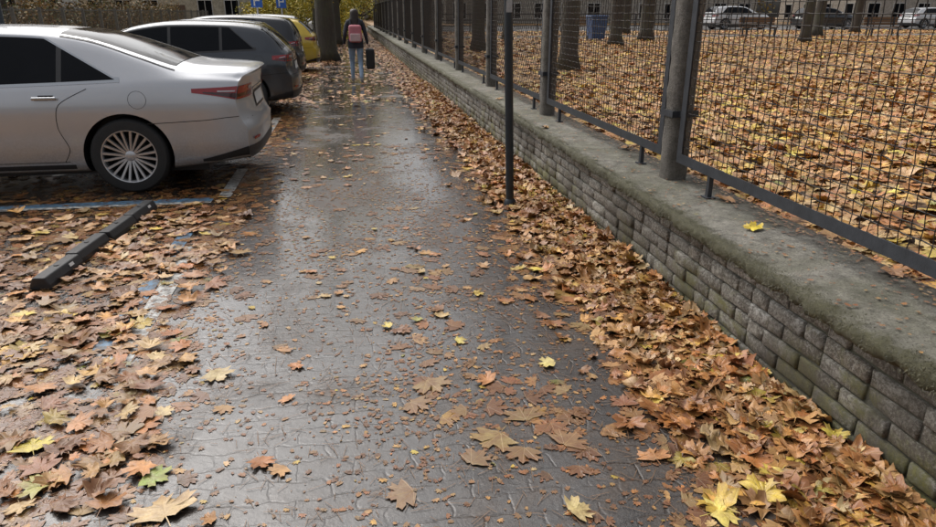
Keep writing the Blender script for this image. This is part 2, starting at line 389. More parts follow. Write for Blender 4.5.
# ------------------------------------------------------------------ cars
def cr(pts,sub):
    P=np.array(pts,float); out=[]
    for i in range(len(P)-1):
        p0=P[max(i-1,0)];p1=P[i];p2=P[i+1];p3=P[min(i+2,len(P)-1)]
        m1=(p2-p0)*.4; m2=(p3-p1)*.4
        ch=np.linalg.norm(p2-p1)
        for m in (m1,m2):
            n=np.linalg.norm(m)
            if n>ch: m*=ch/n
        for s in range(sub):
            t=s/sub
            out.append((2*t**3-3*t*t+1)*p1+(t**3-2*t*t+t)*m1+(-2*t**3+3*t*t)*p2+(t**3-t*t)*m2)
    out.append(P[-1]); return np.array(out)
def make_car(name,xr,yc,paint,spec,z=0,rz=math.pi):
    L,W=spec['L'],spec['W']; R=spec['R']; wx=spec['wx']
    prof=cr(spec['prof'],10); belt=spec['belt']; tail=spec['tail']; nose=spec['nose']
    root=empty(name,(xr,yc,z),rz)
    def ztop(x): return float(np.interp(x,prof[:,0],prof[:,1]))
    def hw(x):
        w=W/2
        if x<.8: w*=1-.085*(1-x/.8)**2.2
        if x>L-1.0: w*=1-.13*((x-(L-1))/1.0)**2.2
        return w
    def section(x):
        zt=ztop(x); w=hw(x); zb=.19+(.07*(1-x/.8) if x<.8 else 0)
        bl=min(float(np.interp(x,belt[0],belt[1])),zt-.055)
        up=max(0,zt-bl-.06)
        wr=w-.075-up*.47
        zg=max(bl+.02,zt-.075)
        pts=[(0,zb),(.8*w,zb),(w-.045,zb+.035),(w-.014,.40),(w-.012,.55),(w,min(.76,bl-.12)),(w-.026,bl-.06),(w-.052,bl),(wr,zg),(wr-.075,zg+.6*(zt-zg)),(wr*.55,zg+.92*(zt-zg)),(0,zt)]
        return cr(pts,4)
    IG=8*4
    def deform(x,y,z):
        fr=max(0,1-x/.55); ff=max(0,1-(L-x)/.6)
        X=x+fr*fr*(float(np.interp(z,tail[0],tail[1]))+.13*min(1,(abs(y)/(W/2)))**4)
        X-=ff*(float(np.interp(z,nose[0],nose[1]))+.28*(abs(y)/(W/2))**3)
        return (X,y,z)
    xs=sorted(set(np.round(np.concatenate([[0,.03,.07,.12,.19,.27,.36,.45,.55],np.arange(.62,L-.62,.085),L-np.array([0,.03,.08,.15,.24,.32,.42,.52,.6])]),4)))
    V=[];F=[];n=None
    for x in xs:
        s=section(x); n=len(s)
        ring=[(y,zz) for y,zz in s]+[(-y,zz) for y,zz in s[1:-1][::-1]]
        for y,zz in ring: V.append(deform(x,y,zz))
    m=len(ring)
    for i in range(len(xs)-1):
        for k in range(m): F.append((i*m+k,i*m+(k+1)%m,(i+1)*m+(k+1)%m,(i+1)*m+k))
    for end,base in ((0,0),(1,(len(xs)-1)*m)):
        x=xs[0] if end==0 else xs[-1]; s=section(x); M=12; rows=[]
        for i in range(n):
            if i in(0,n-1): rows.append([base+i]); continue
            row=[base+i]
            for q in range(1,M):
                y=s[i][0]*(1-2*q/M); V.append(deform(x,y,s[i][1])); row.append(len(V)-1)
            row.append(base+m-i); rows.append(row)
        for i in range(n-1):
            a,b=rows[i],rows[i+1]
            if len(a)==1: fs=[(a[0],b[q],b[q+1]) for q in range(M)]
            elif len(b)==1: fs=[(a[q],b[0],a[q+1]) for q in range(M)]
            else: fs=[(a[q],b[q],b[q+1],a[q+1]) for q in range(M)]
            if end==0: F+=fs
            else: F+=[f[::-1] for f in fs]
    body=meshobj('body',V,F,None,None,True); body.data.materials.append(paint); body.data.materials.append(M_black)
    bm=bmesh.new(); bm.from_mesh(body.data); bmesh.ops.remove_doubles(bm,verts=bm.verts,dist=.0003); bmesh.ops.recalc_face_normals(bm,faces=bm.faces); area0=sum(f.calc_area() for f in bm.faces); bm.to_mesh(body.data); bm.free()
    nm=None
    for solver,dr in (('EXACT',.045),('EXACT',.0463),('FAST',.045),('FAST',.0471)):
        CV=[];CF=[]
        for cx in wx:
            for sgn in(-1,1):
                b=len(CV); N=48
                for k in range(N):
                    a=2*math.pi*(k+.37)/N
                    for yy in(W/2-.26,W/2+.2): CV.append((cx+(R+dr)*math.cos(a),sgn*yy,R+(R+dr)*math.sin(a)))
                for k in range(N):
                    j=(k+1)%N; CF.append((b+2*k,b+2*j,b+2*j+1,b+2*k+1))
                CF.append(tuple(b+2*k for k in range(N))); CF.append(tuple(b+2*k+1 for k in range(N)))
        cut=meshobj('cut',CV,CF,M_black)
        bm=bmesh.new(); bm.from_mesh(cut.data); bmesh.ops.recalc_face_normals(bm,faces=bm.faces); bm.to_mesh(cut.data); bm.free()
        mod=body.modifiers.new('bo','BOOLEAN'); mod.operation='DIFFERENCE'; mod.object=cut; mod.solver=solver
        if solver=='EXACT': mod.material_mode='TRANSFER'
        dg=bpy.context.evaluated_depsgraph_get(); nm=bpy.data.meshes.new_from_object(body.evaluated_get(dg))
        bpy.data.objects.remove(cut); body.modifiers.clear()
        ar=sum(p.area for p in nm.polygons)
        if area0*.85<ar<area0*1.5: break
        nm=None
    if nm is None: nm=body.data.copy()
    bpy.data.objects.remove(body)
    nm.name='body'; nm.shade_smooth(); nm.set_sharp_from_angle(angle=math.radians(38))
    link(bpy.data.objects.new('body',nm),root)
    def ysurf(x,zz):
        s=section(x)[6:IG+1]; return float(np.interp(zz,s[:,1],s[:,0]))
    def side(nm_,x0,x1,zl,zh,mat,off=.003,nx=14,nz=6):
        for sg_ in (1,-1):
            V=[];F=[]
            for i in range(nx+1):
                x=x0+(x1-x0)*i/nx; a=zl(x) if callable(zl) else zl; b=zh(x) if callable(zh) else zh
                for k in range(nz+1):
                    zz=a+(b-a)*k/nz; X,Y,Z=deform(x,sg_*(ysurf(x,zz)),zz); V.append((X,Y+sg_*off,Z+off*.2))
            for i in range(nx):
                for k in range(nz):
                    f=(i*(nz+1)+k,(i+1)*(nz+1)+k,(i+1)*(nz+1)+k+1,i*(nz+1)+k+1); F.append(f if sg_<0 else f[::-1])
            meshobj(nm_,V,F,mat,root,True)
    def sideline(nm_,pts,w=.006,mat=M_gap,off=.0015):
        for sg_ in(1,-1):
            V=[];F=[]
            P=cr(pts,6)
            for i,(x,zz) in enumerate(P):
                d=P[min(i+1,len(P)-1)]-P[max(0,i-1)]; d/=np.linalg.norm(d)+1e-9; nx_,nz_=-d[1]*w/2,d[0]*w/2
                for q in(-1,1):
                    xx,z2=x+q*nx_,zz+q*nz_; X,Y,Z=deform(xx,sg_*ysurf(xx,z2),z2); V.append((X,Y+sg_*off,Z))
            for i in range(len(P)-1): F.append((2*i,2*i+1,2*i+3,2*i+2))
            meshobj(nm_,V,F,mat,root,True)
    def rear(nm_,y0,y1,zl,zh,mat,off=.004,front=False,ny=10,nz=5):
        V=[];F=[]
        for i in range(ny+1):
            for k in range(nz+1):
                t=i/ny; a,b=zl,zh
                zz=a+(b-a)*k/nz; x=L if front else 0
                lim=ysurf(x,zz); y=y0+(y1-y0)*t; y=max(-lim,min(lim,y)); X,Y,Z=deform(x,y,zz); V.append((X+(off if front else -off),Y,Z))
        for i in range(ny):
            for k in range(nz): F.append((i*(nz+1)+k,(i+1)*(nz+1)+k,(i+1)*(nz+1)+k+1,i*(nz+1)+k+1))
        meshobj(nm_,V,F,mat,root,True)
    def top(nm_,x0,x1,inset,mat,off=.006,nx=24,ny=16):
        V=[];F=[]
        for i in range(nx+1):
            x=x0+(x1-x0)*i/nx; s=section(x)[IG:]; wl=s[0][0]-inset
            sl=(ztop(x+.01)-ztop(x-.01))/.02; nl=math.hypot(1,sl)
            for k in range(ny+1):
                y=-wl+2*wl*k/ny; zz=float(np.interp(abs(y),s[::-1,0],s[::-1,1])); X,Y,Z=deform(x,y,zz)
                V.append((X-off*sl/nl,Y,Z+off/nl))
        for i in range(nx):
            for k in range(ny): F.append((i*(ny+1)+k,(i+1)*(ny+1)+k,(i+1)*(ny+1)+k+1,i*(ny+1)+k+1))
        meshobj(nm_,V,F,mat,root,True)
    bf=lambda x: float(np.interp(x,belt[0],belt[1]))
    def gz(x): return section(x)[IG][1]
    wa,wb=spec['win']
    def wlo(x): return bf(x)+.012
    def whi(x):
        lim=gz(x)-.012
        tr=bf(x)+.012+max(0,(x-wa))*spec.get('rk',.8)
        tf=bf(x)+.012+max(0,(wb-x))*.62
        return max(wlo(x)+.002,min(lim,tr,tf))
    side('window_trim',wa-.04,wb+.04,lambda x:bf(x)-.014,lambda x:whi(min(max(x,wa),wb))+.016,spec.get('trim',M_black),.0022,50,6)
    sp=spec['pillars']; edges=[wa]+sp+[wb]
    for i in range(len(edges)-1):
        a=edges[i]+(.0 if i==0 else .022); b=edges[i+1]-(.0 if i==len(edges)-2 else .022)
        side('side_window_%d'%i,a,b,wlo,whi,M_glass,.0045,24,6)
    for q in sp: side('pillar_trim',q-.021,q+.021,wlo,whi,M_black,.0036,2,6)
    top('rear_window',spec['rg'][0],spec['rg'][1],spec.get('rgi',.05),M_glass); top('windscreen',spec['fg'][0],spec['fg'][1],.05,M_glass)
    for d in spec['doors']: sideline('door_gap',d)
    sideline('sill_gap',[(wx[0]+.5,.30),(wx[1]-.5,.30)],.006)
    side('sill_trim',wx[0]+.46,wx[1]-.46,.235,.275,M_black,.003)
    for hx in spec['handles']:
        for s_ in(1,-1):
            zz=bf(hx)-.115; box('door_handle',(hx,s_*(ysurf(hx,zz)+.022),zz),(.20,.022,.028),spec.get('hmat',paint),root,.009)
            box('handle_cup',(hx-.01,s_*(ysurf(hx,zz)+.001),zz),(.12,.004,.05),M_gap,root)
    for s_ in(1,-1): box('mirror',(spec['mir'],s_*(W/2+.08),bf(spec['mir'])+.08),(.12,.2,.13),paint,root,.045)
    tl=spec['tl']
    zl_=lambda x:tl[2]+(tl[4] if len(tl)>4 else .03)*(x/tl[0]); zh_=lambda x:tl[3]-.01*(x/tl[0])
    side('tail_lamp_side',0.0,tl[0],zl_,zh_,M_red,.006,14,4)
    side('tail_lamp_band',0.0,tl[0]*.8,lambda x:zl_(x)+.010,lambda x:zl_(x)+.010+.045*(1-x/tl[0]),M_redd,.008,14,2)
    side('tail_lamp_clear',0.02,tl[0]*.5,lambda x:zl_(x)+.062*(1-x/tl[0])+.006,lambda x:zl_(x)+.062*(1-x/tl[0])+.016,M_lamp,.009,10,2)
    for s_ in(1,-1):
        rear('tail_lamp',s_*tl[1],s_*W/2,tl[2],tl[3],M_red,.006); rear('tail_lamp_band',s_*(tl[1]+.03),s_*W/2,tl[2]+.02,tl[2]+.05,M_redd,.009)
        rear('reverse_lamp',s_*(tl[1]+.02),s_*(tl[1]+.16),tl[3]-.045,tl[3]-.015,M_lamp,.0095)
        rear('bumper_reflector',s_*.55,s_*.72,.43,.455,M_red,.008)
    rear('number_plate_recess',-.3,.3,spec['plz']-.08,spec['plz']+.08,M_black,.003); rear('number_plate',-.26,.26,spec['plz']-.055,spec['plz']+.055,M_plate,.008)
    rear('rear_chrome',-.35,.35,spec['plz']+.085,spec['plz']+.11,M_chrome,.008)
    rear('diffuser',-W/2,W/2,.27,.385,M_black,.005); side('diffuser_side',0,.50,lambda x:.262,lambda x:.385-.10*(x/.5),M_black,.004,10,3)
    rear('trunk_gap',-.72,.72,.628,.634,M_gap,.003)
    sideline('bumper_gap',[(.01,.66),(.2,.655),(.42,.64),(wx[0]-R*.55,.62)])
    for s_ in(1,-1): rear('head_lamp',s_*.45,s_*W/2,.62,.70,M_lamp,.006,True)
    rear('grille',-.5,.5,.3,.55,M_black,.006,True)
    side('head_lamp_side',L-.35,L,.63,.70,M_lamp,.005,8,3)
    if 'fuel' in spec:
        fx,fz=spec['fuel']; sideline('fuel_flap',[(fx+.075*math.cos(a),fz+.075*math.sin(a)) for a in np.linspace(0,2*math.pi,13)],.003)
    for cx in wx:
        for s_ in(1,-1): wheel(root,cx,s_*(W/2-.115),R,s_,spec.get('spokes',10))
    V,F=boxvf(.5,L-.5,-W/2+.28,W/2-.28,.14,.30); meshobj('underbody',V,F,M_black,root)
    return root
def wheel(root,cx,cy,R,s,ns):
    h=.108
    prof=[(R*.70,-h),(R*.80,-h*1.02),(R*.93,-h*.98),(R*.985,-h*.8),(R,-h*.5),(R,h*.5),(R*.985,h*.8),(R*.93,h*.98),(R*.80,h*1.02),(R*.70,h)]
    lathe('tyre',prof,M_tyre,root,40,'y',(cx,cy,R))
    f=s*h
    lathe('rim_barrel',[(R*.655,f*.8),(R*.62,f*.1),(R*.6,-f*.5),(R*.02,-f*.5)],M_gap,root,40,'y',(cx,cy,R))
    lathe('rim_lip',[(R*.715,f*.92),(R*.705,f*1.02),(R*.68,f*1.0),(R*.655,f*.80),(R*.64,f*.5)],M_alloy,root,40,'y',(cx,cy,R))
    lathe('brake_disc',[(R*.45,-f*.1),(R*.45,-f*.05),(.02,-f*.05)],M_black,root,32,'y',(cx,cy,R))
    parts=[]
    for k in range(ns):
        for da in(-.10,.10) if ns<=10 else (0,):
            a=2*math.pi*k/ns+da; a2=2*math.pi*k/ns+da*1.5
            r0,r1=R*.12,R*.67; w0,w1=(.011,.014) if ns<=10 else (.018,.014)
            V=[]
            for (r,aa,w,yo) in((r0,a,w0,f*.66),(r1,a2 if ns<=10 else a,w1,f*.92)):
                cxr,czr=r*math.cos(aa),r*math.sin(aa); tx,tz=-math.sin(aa),math.cos(aa)
                for q,dy in((-1,-.02*s),(1,-.02*s),(.7,0),(-.7,0)): V.append((cxr+tx*w*q,yo+dy,czr+tz*w*q))
            parts.append((V,[(0,1,5,4),(1,2,6,5),(2,3,7,6),(3,0,4,7),(0,3,2,1),(4,5,6,7)]))
    V,F=join(parts); o=meshobj('spokes',V,F,M_alloy,root); o.location=(cx,cy,R)
    lathe('hub',[(0,f*.74),(R*.09,f*.74),(R*.14,f*.66),(R*.15,f*.4)],M_alloy,root,24,'y',(cx,cy,R))
sedan=dict(L=4.88,W=1.84,R=.335,wx=(1.12,3.93),
  prof=[(0,1.04),(.05,1.065),(.25,1.085),(.62,1.115),(.95,1.225),(1.35,1.36),(1.75,1.425),(2.3,1.447),(2.75,1.43),(3.15,1.34),(3.75,1.075),(4.1,1.0),(4.5,.90),(4.78,.78),(4.88,.66)],
  belt=([0,.3,.9,1.6,3.7,4.88],[.96,.975,1.00,.975,.92,.7]),tail=([.2,.32,.55,.64,.8,1.0,1.05],[.07,.01,.0,.05,.075,.05,.0]),nose=([.2,.35,.6,.7],[.05,0,.03,.12]),
  win=(1.15,3.5),rk=.62,pillars=[1.60,2.42],rg=(.66,1.60),rgi=.015,fg=(3.1,3.72),trim=M_chrome,hmat=M_chrome,
  doors=[[(1.38,.93),(1.62,.80),(1.66,.6),(1.60,.42),(1.66,.30)],[(2.43,.96),(2.43,.6),(2.43,.30)],[(3.52,.88),(3.55,.6),(3.46,.30)]],
  handles=[1.72,2.60],mir=3.3,tl=(.52,.42,.81,.925,.07),plz=.76,fuel=(.98,.83))
hatch=dict(L=4.25,W=1.77,R=.33,wx=(.80,3.37),
  prof=[(0,.95),(.06,1.0),(.16,1.08),(.36,1.26),(.52,1.36),(.9,1.41),(1.5,1.43),(2.0,1.42),(2.5,1.33),(3.1,1.06),(3.5,1.0),(3.9,.9),(4.15,.78),(4.25,.68)],
  belt=([0,.4,1.2,3.0,4.25],[.93,1.02,.99,.92,.7]),tail=([.2,.35,.6,.7,.95,1.1],[.06,.0,.0,.06,.08,.06]),nose=([.2,.35,.6,.7],[.05,0,.03,.12]),
  win=(.62,2.95),rk=.9,pillars=[1.1,1.85],rg=(.12,.50),rgi=.03,fg=(2.45,3.05),
  doors=[[(1.05,.93),(1.2,.75),(1.2,.6),(1.15,.30)],[(1.87,.96),(1.87,.6),(1.87,.30)],[(2.9,.88),(2.9,.6),(2.86,.30)]],
  handles=[1.25,2.05],mir=2.75,tl=(.32,.5,.83,.93),plz=.74,fuel=(.55,.85),spokes=11)
suv=dict(hatch); suv.update(L=4.4,W=1.8,R=.35,prof=[(0,1.0),(.05,1.06),(.12,1.18),(.26,1.36),(.42,1.44),(.9,1.48),(1.5,1.50),(2.1,1.48),(2.6,1.38),(3.1,1.12),(3.5,1.06),(4.0,.96),(4.3,.84),(4.4,.74)],
  rg=(.08,.36),wx=(.85,3.5),belt=([0,.4,1.2,3.0,4.4],[.93,1.05,1.02,.96,.74]))
P_silver=paintm('silver_paint',(.54,.55,.57),.5); P_grey=paintm('dark_grey_paint',(.045,.05,.058)); P_blk=paintm('black_paint',(.015,.016,.02),.3)
P_yel=paintm('yellow_paint',(.6,.42,.03),.1); P_white=paintm('white_paint',(.62,.63,.64),.1); P_blue=paintm('blue_grey_paint',(.10,.12,.145))
make_car('parked_car',-.86,7.35,P_silver,sedan)
make_car('parked_car',-.80,12.1,P_grey,hatch)
make_car('parked_car',-1.15,14.9,P_blue,hatch)
make_car('parked_car',-1.0,17.4,P_blk,suv)
make_car('parked_car',-.75,20.4,P_yel,hatch)
make_car('parked_car',-1.3,25.2,P_white,suv)
make_car('parked_car',-1.4,27.9,P_silver,hatch)
make_car('parked_car',24,45,P_white,suv,.457,0); make_car('parked_car',31,45.5,P_blk,hatch,.457,0); make_car('parked_car',40,46,P_white,hatch,.457,0)
# ------------------------------------------------------------------ leaves
def template(hi=True,seed=0):
    half=[(0,1.0),(.09,.83),(.23,.85),(.18,.69),(.25,.60),(.42,.70),(.60,.80),(.58,.64),(.73,.58),(.58,.46),(.46,.37),(.58,.34),(.76,.20),(.55,.10),(.30,.02),(.12,-.06)]
    if not hi: half=[(0,1.0),(.2,.62),(.58,.76),(.45,.38),(.72,.2),(.25,-.02)]
    r=np.random.default_rng(seed)
    h=np.array(half)
    right=h+r.normal(0,.03,h.shape); left=(h+r.normal(0,.03,h.shape))[1:]*np.array([-1,1])
    out=np.concatenate([right,[[0,.03]],left[::-1]]); n=len(out); c=np.array([0,.32])
    if hi:
        mid=c+(out-c)*.5; V=np.concatenate([[c],mid,out]); F=[]
        for i in range(n):
            j=(i+1)%n; F+= [(0,1+j,1+i),(1+i,1+j,1+n+j),(1+i,1+n+j,1+n+i)]
        b=len(V)
        V=np.concatenate([V,[[-.012,.05],[.012,.05],[.06,-.4],[.04,-.42]]]); F+=[(b,b+2,b+1),(b,b+3,b+2)]
    else:
        V=np.concatenate([[c],out]); F=[(0,1+(i+1)%n,1+i) for i in range(n)]
    return V,np.array(F)[:,::-1]
TH=[template(True,s) for s in range(6)]; TL=[template(False,s) for s in range(3)]
PAL=np.array([(.54,.24,.07),(.46,.18,.05),(.57,.32,.12),(.60,.41,.18),(.64,.36,.08),(.34,.13,.045),(.22,.095,.04),(.72,.53,.08),(.50,.28,.10),(.30,.34,.07)])
def colors(N,w):
    w=np.array(w,float); w/=w.sum(); i=rng.choice(len(PAL),N,p=w); c=PAL[i]*rng.uniform(.7,1.2,(N,1))*rng.uniform(.93,1.07,(N,3)); return np.clip(c,0,.9)
WDRY=[6,4,6,4,3,4,3,1.3,5,.2]; WWET=[2,3,3,2,1,5,7,.5,5,.1]; WYARD=[7,3,7,5,8,1.2,.8,4.5,4,.3]
def scatter(name,P,size,tilt,curl,cols,T,mat,parent=None,yaw=None):
    N=len(P)
    if N==0: return
    if yaw is None: yaw=rng.uniform(0,2*math.pi,N)
    Vs=[];Fs=[];Cs=[];Us=[];base=0; pick=rng.integers(0,len(T),N)
    for k,(tv,tf) in enumerate(T):
        idx=np.where(pick==k)[0]; n=len(idx)
        if n==0: continue
        x=np.repeat(tv[None,:,0],n,0)*rng.uniform(.8,1.15,(n,1)); y=np.repeat(tv[None,:,1]-.35,n,0)
        cu=curl[idx,None]
        c1=cu*rng.uniform(-.3,1,(n,1)); c2=cu*rng.uniform(-.6,1,(n,1)); fold=cu*rng.uniform(-.35,.9,(n,1))
        ph=rng.uniform(0,6.28,(n,1))
        z=c1*x*x+c2*y*y*.8+fold*np.abs(x)*.8+cu*.28*np.sin(x*6+ph)*np.cos(y*5+ph*1.7)
        x=x/(1+np.abs(fold)*.4)
        z=z-np.minimum(z.min(1,keepdims=True),0)*.6
        ta=tilt[idx,None]*np.cos(ph*3); tb=tilt[idx,None]*np.sin(ph*3)
        ca,sa=np.cos(ta),np.sin(ta); y2=y*ca-z*sa; z2=y*sa+z*ca
        cb,sb=np.cos(tb),np.sin(tb); x2=x*cb+z2*sb; z3=-x*sb+z2*cb
        s=size[idx,None]; cy,sy=np.cos(yaw[idx,None]),np.sin(yaw[idx,None])
        X=(x2*cy-y2*sy)*s+P[idx,0:1]; Y=(x2*sy+y2*cy)*s+P[idx,1:2]; Z=z3*s+P[idx,2:3]
        Z=np.maximum(Z,P[idx,3:4]+.001)
        X=np.where((Z<.45)&(P[idx,0:1]<1.76),np.minimum(X,1.762),X)
        V=np.stack([X,Y,Z],-1).reshape(-1,3); nv=len(tv)
        F=(tf[None]+ (np.arange(n)*nv)[:,None,None]).reshape(-1,3)+base
        Vs.append(V);Fs.append(F);base+=len(V)
        Cs.append(np.repeat(np.concatenate([cols[idx],np.ones((n,1))],1),nv,0))
        Us.append(np.tile(np.concatenate([tv,np.zeros((nv,1))],1),(n,1)))
    return npmesh(name,np.concatenate(Vs),np.concatenate(Fs),mat,parent,{'lcol':('FLOAT_COLOR',np.concatenate(Cs)),'luv':('FLOAT_VECTOR',np.concatenate(Us))},True)
def nfield(x,y,s,seed=0): return np.array([mn.noise(Vector((a*s,b*s,seed))) for a,b in zip(x,y)])
def rect(N,x0,x1,y0,y1): return rng.uniform(x0,x1,N),rng.uniform(y0,y1,N)
def P4(x,y,z,fl): return np.stack([x,y,z,np.full(len(x),fl)],1)
def damp(c,frac=.35,lo=.5): return c*np.where(rng.random(len(c))<frac,lo,1.0)[:,None]
# left leaf field (near)
x,y=rect(9000,-5.5,-.5,.6,6.0)
d=np.clip((-.74+ .28*nfield(x,y,1.3,1)-x)/.35,0,1)*np.clip((5.75-y)/.5,.15,1); cl=np.clip(.50+nfield(x,y,1.7,5)*1.7,.15,1)
k=rng.random(len(x))<d*cl; x,y=x[k],y[k]; n=len(x)
scatter('fallen_leaves',P4(x,y,.006+rng.uniform(0,.018,n),.005),rng.uniform(.04,.115,n),rng.uniform(0,.2,n),rng.uniform(0,.45,n),damp(colors(n,WDRY),.42,.5),TH,M_leaf)
# flattened wet under-layer, whole path
x,y=rect(21000,-4.5,1.75,.6,12)
e=np.maximum(np.clip((-.62-x)/.4,0,1),np.clip((x-.95)/.3,0,1))
f1=nfield(x,y,1.1,9)
d=.035+.42*np.clip(f1*2.2,0,1)*np.clip((3.4-y)/1.5,.30,1)+.9*e
d=np.where((x>-.85)&(x<.15)&(y<6),d*.35,d)
d=np.where(y>5.8,np.where(x<-1.1,d*.3,d*.7),d)
k=rng.random(len(x))<d; x,y=x[k],y[k]; n=len(x)
scatter('fallen_leaves',P4(x,y,.0055+rng.uniform(0,.003,n),.005),rng.uniform(.03,.10,n),np.zeros(n)+.01,rng.uniform(0,.03,n),damp(colors(n,WWET)*.6,.5,.6),TH,M_leafwet)
# drier scattered leaves on the path
x,y=rect(400,-.8,1.2,.8,14); k=(nfield(x,y,.8,21)>-.12); x,y=x[k],y[k]; n=len(x)
scatter('fallen_leaves',P4(x,y,.007+rng.uniform(0,.004,n),.005),rng.uniform(.025,.075,n),rng.uniform(0,.1,n),rng.uniform(0,.3,n),colors(n,[3,3,5,4,3,3,2,2,4,.4])*.88,TH,M_leaf)
# pile along wall
n=9800; y=rng.uniform(.5,16,n); w=np.abs(rng.normal(0,.21,n))*np.clip(1.05+.3*nfield(y,y*0,.9,3),.5,2); x=1.75-w*np.where(y<6,1.15,1.0); k=x>.6; x,y=x[k],y[k]; n=len(x)
hgt=np.clip((x-1.2)/.55,0,1)*.06*(1+.6*nfield(y,x*0,1.4,11))
z=.006+rng.random(n)*hgt
scatter('fallen_leaves',P4(x,y,z+.003,.005),rng.uniform(.04,.11,n),rng.uniform(0,.38,n),rng.uniform(0,.65,n),damp(colors(n,WDRY),.35,.55),TH,M_leaf)
# far path leaves
x,y=rect(34000,-1.3,1.75,12,60); e=np.maximum(np.clip((-.6-x)/.5,0,1),np.clip((x-.9)/.5,0,1)); d=.07+.25*np.clip(nfield(x,y,.8,9)*2,0,1)+.6*e
k=rng.random(len(x))<d*np.clip(30/y,0.3,1); x,y=x[k],y[k]; n=len(x)
scatter('fallen_leaves',P4(x,y,.006+rng.uniform(0,.012,n),.005),rng.uniform(.06,.12,n),rng.uniform(0,.2,n),rng.uniform(0,.4,n),colors(n,WWET),TL,M_leaf)
# under / between cars and on the road
x,y=rect(9000,-9,-1.0,6.1,34); d=.06+.25*np.clip(nfield(x,y,.7,31)*2,0,1)+.30*np.clip((x+1.9)/.6,0,1)*np.clip((y-7.5)/1,.2,1); k=rng.random(len(x))<d; x,y=x[k],y[k]; n=len(x)
scatter('fallen_leaves',P4(x,y,.006+rng.uniform(0,.008,n),.005),rng.uniform(.05,.11,n),rng.uniform(0,.2,n),rng.uniform(0,.4,n),colors(n,WWET),TL,M_leaf)
# crumbs
x,y=rect(40000,-2.8,1.7,.9,8.5); d=.30+.7*np.clip(nfield(x,y,1.4,41)*2+.2,0,1); k=rng.random(len(x))<d; x,y=x[k],y[k]; n=len(x)
scatter('leaf_debris',P4(x,y,.0055+rng.uniform(0,.002,n),.005),rng.uniform(.004,.026,n),np.zeros(n),np.zeros(n),damp(colors(n,WWET)*.85,.5,.5),TL,M_leafwet)
N=5500; x,y=rect(N,-2.5,1.7,.9,6); a=rng.uniform(0,math.pi,N); l=rng.uniform(.012,.045,N); wd=.0009
dx,dy=np.cos(a)*l,np.sin(a)*l; px,py=-np.sin(a)*wd,np.cos(a)*wd; z=np.full(N,.0088)
V=np.stack([np.stack([x-dx-px,y-dy-py,z],1),np.stack([x+dx-px,y+dy-py,z],1),np.stack([x+dx+px,y+dy+py,z],1),np.stack([x-dx+px,y-dy+py,z],1)],1).reshape(-1,3)
npmesh('stem_debris',V,np.arange(N*4).reshape(-1,4),simple('stem',(.17,.09,.04),.5))
hero=[(-.76,2.13,.09,(.34,.46,.10)),(-.684,1.95,.135,(.58,.42,.21)),(1.118,1.63,.10,(.78,.64,.14)),(.84,2.70,.08,(.70,.60,.20)),(-1.69,3.23,.13,(.78,.46,.04)),(-.665,2.84,.105,(.52,.41,.19)),(-.395,2.155,.075,(.42,.16,.05)),(.125,3.225,.06,(.68,.54,.12)),(.285,3.28,.055,(.42,.44,.12)),(.53,2.6,.08,(.5,.22,.08)),(.66,1.72,.08,(.58,.47,.20)),(1.175,2.15,.08,(.52,.22,.07)),(1.03,1.95,.08,(.48,.22,.08)),(1.5,2.0,.12,(.58,.34,.10)),(-1.15,2.15,.10,(.45,.44,.14)),(.47,3.0,.06,(.6,.5,.12)),(1.35,2.9,.08,(.66,.5,.12))]
H=np.array([(a,b,.012,.005) for a,b,_,_ in hero]); n=len(hero)
scatter('fallen_leaves',H,np.array([h[2] for h in hero]),np.full(n,.08),np.full(n,.2),np.array([h[3] for h in hero]),TH,M_leaf)
flat=[(.47,2.16,.13,(.28,.20,.07)),(.28,2.6,.12,(.28,.19,.08)),(.38,2.05,.10,(.2,.13,.06)),(.2,2.45,.10,(.24,.15,.07)),(.1,1.9,.10,(.24,.16,.08)),(.75,2.1,.10,(.24,.14,.06)),(.56,2.05,.10,(.2,.12,.05)),(.62,2.3,.11,(.22,.15,.06))]
nf=len(flat)
scatter('fallen_leaves',np.array([(a,b,.0095,.005) for a,b,_,_ in flat]),np.array([h[2] for h in flat]),np.zeros(nf),np.full(nf,.02),np.array([h[3] for h in flat]),TH,M_leafwet)
cp=[(1.965,2.96,.10,(.82,.64,.05)),(2.12,3.5,.09,(.5,.25,.08)),(1.8,6.2,.07,(.5,.3,.1)),(1.85,8.5,.09,(.55,.3,.1)),(2.15,5.1,.10,(.5,.25,.08)),(2.2,2.3,.09,(.4,.2,.08))]
scatter('fallen_leaves',np.array([(a,b,.531,.527) for a,b,_,_ in cp]),np.array([h[2] for h in cp]),np.full(6,.1),np.full(6,.4),np.array([h[3] for h in cp]),TH,M_leaf,yaw=np.array([.6,2,1,4,5,3.]))
N=3200; y=rng.uniform(.8,12,N); x=np.where(rng.random(N)<.6,2.26-np.abs(rng.normal(0,.09,N)),rng.uniform(1.74,2.26,N))
scatter('leaf_debris',P4(x,y,np.full(N,.531),.527),rng.uniform(.004,.020,N),rng.uniform(0,.2,N),np.zeros(N),colors(N,WWET)*.7,TL,M_leaf)
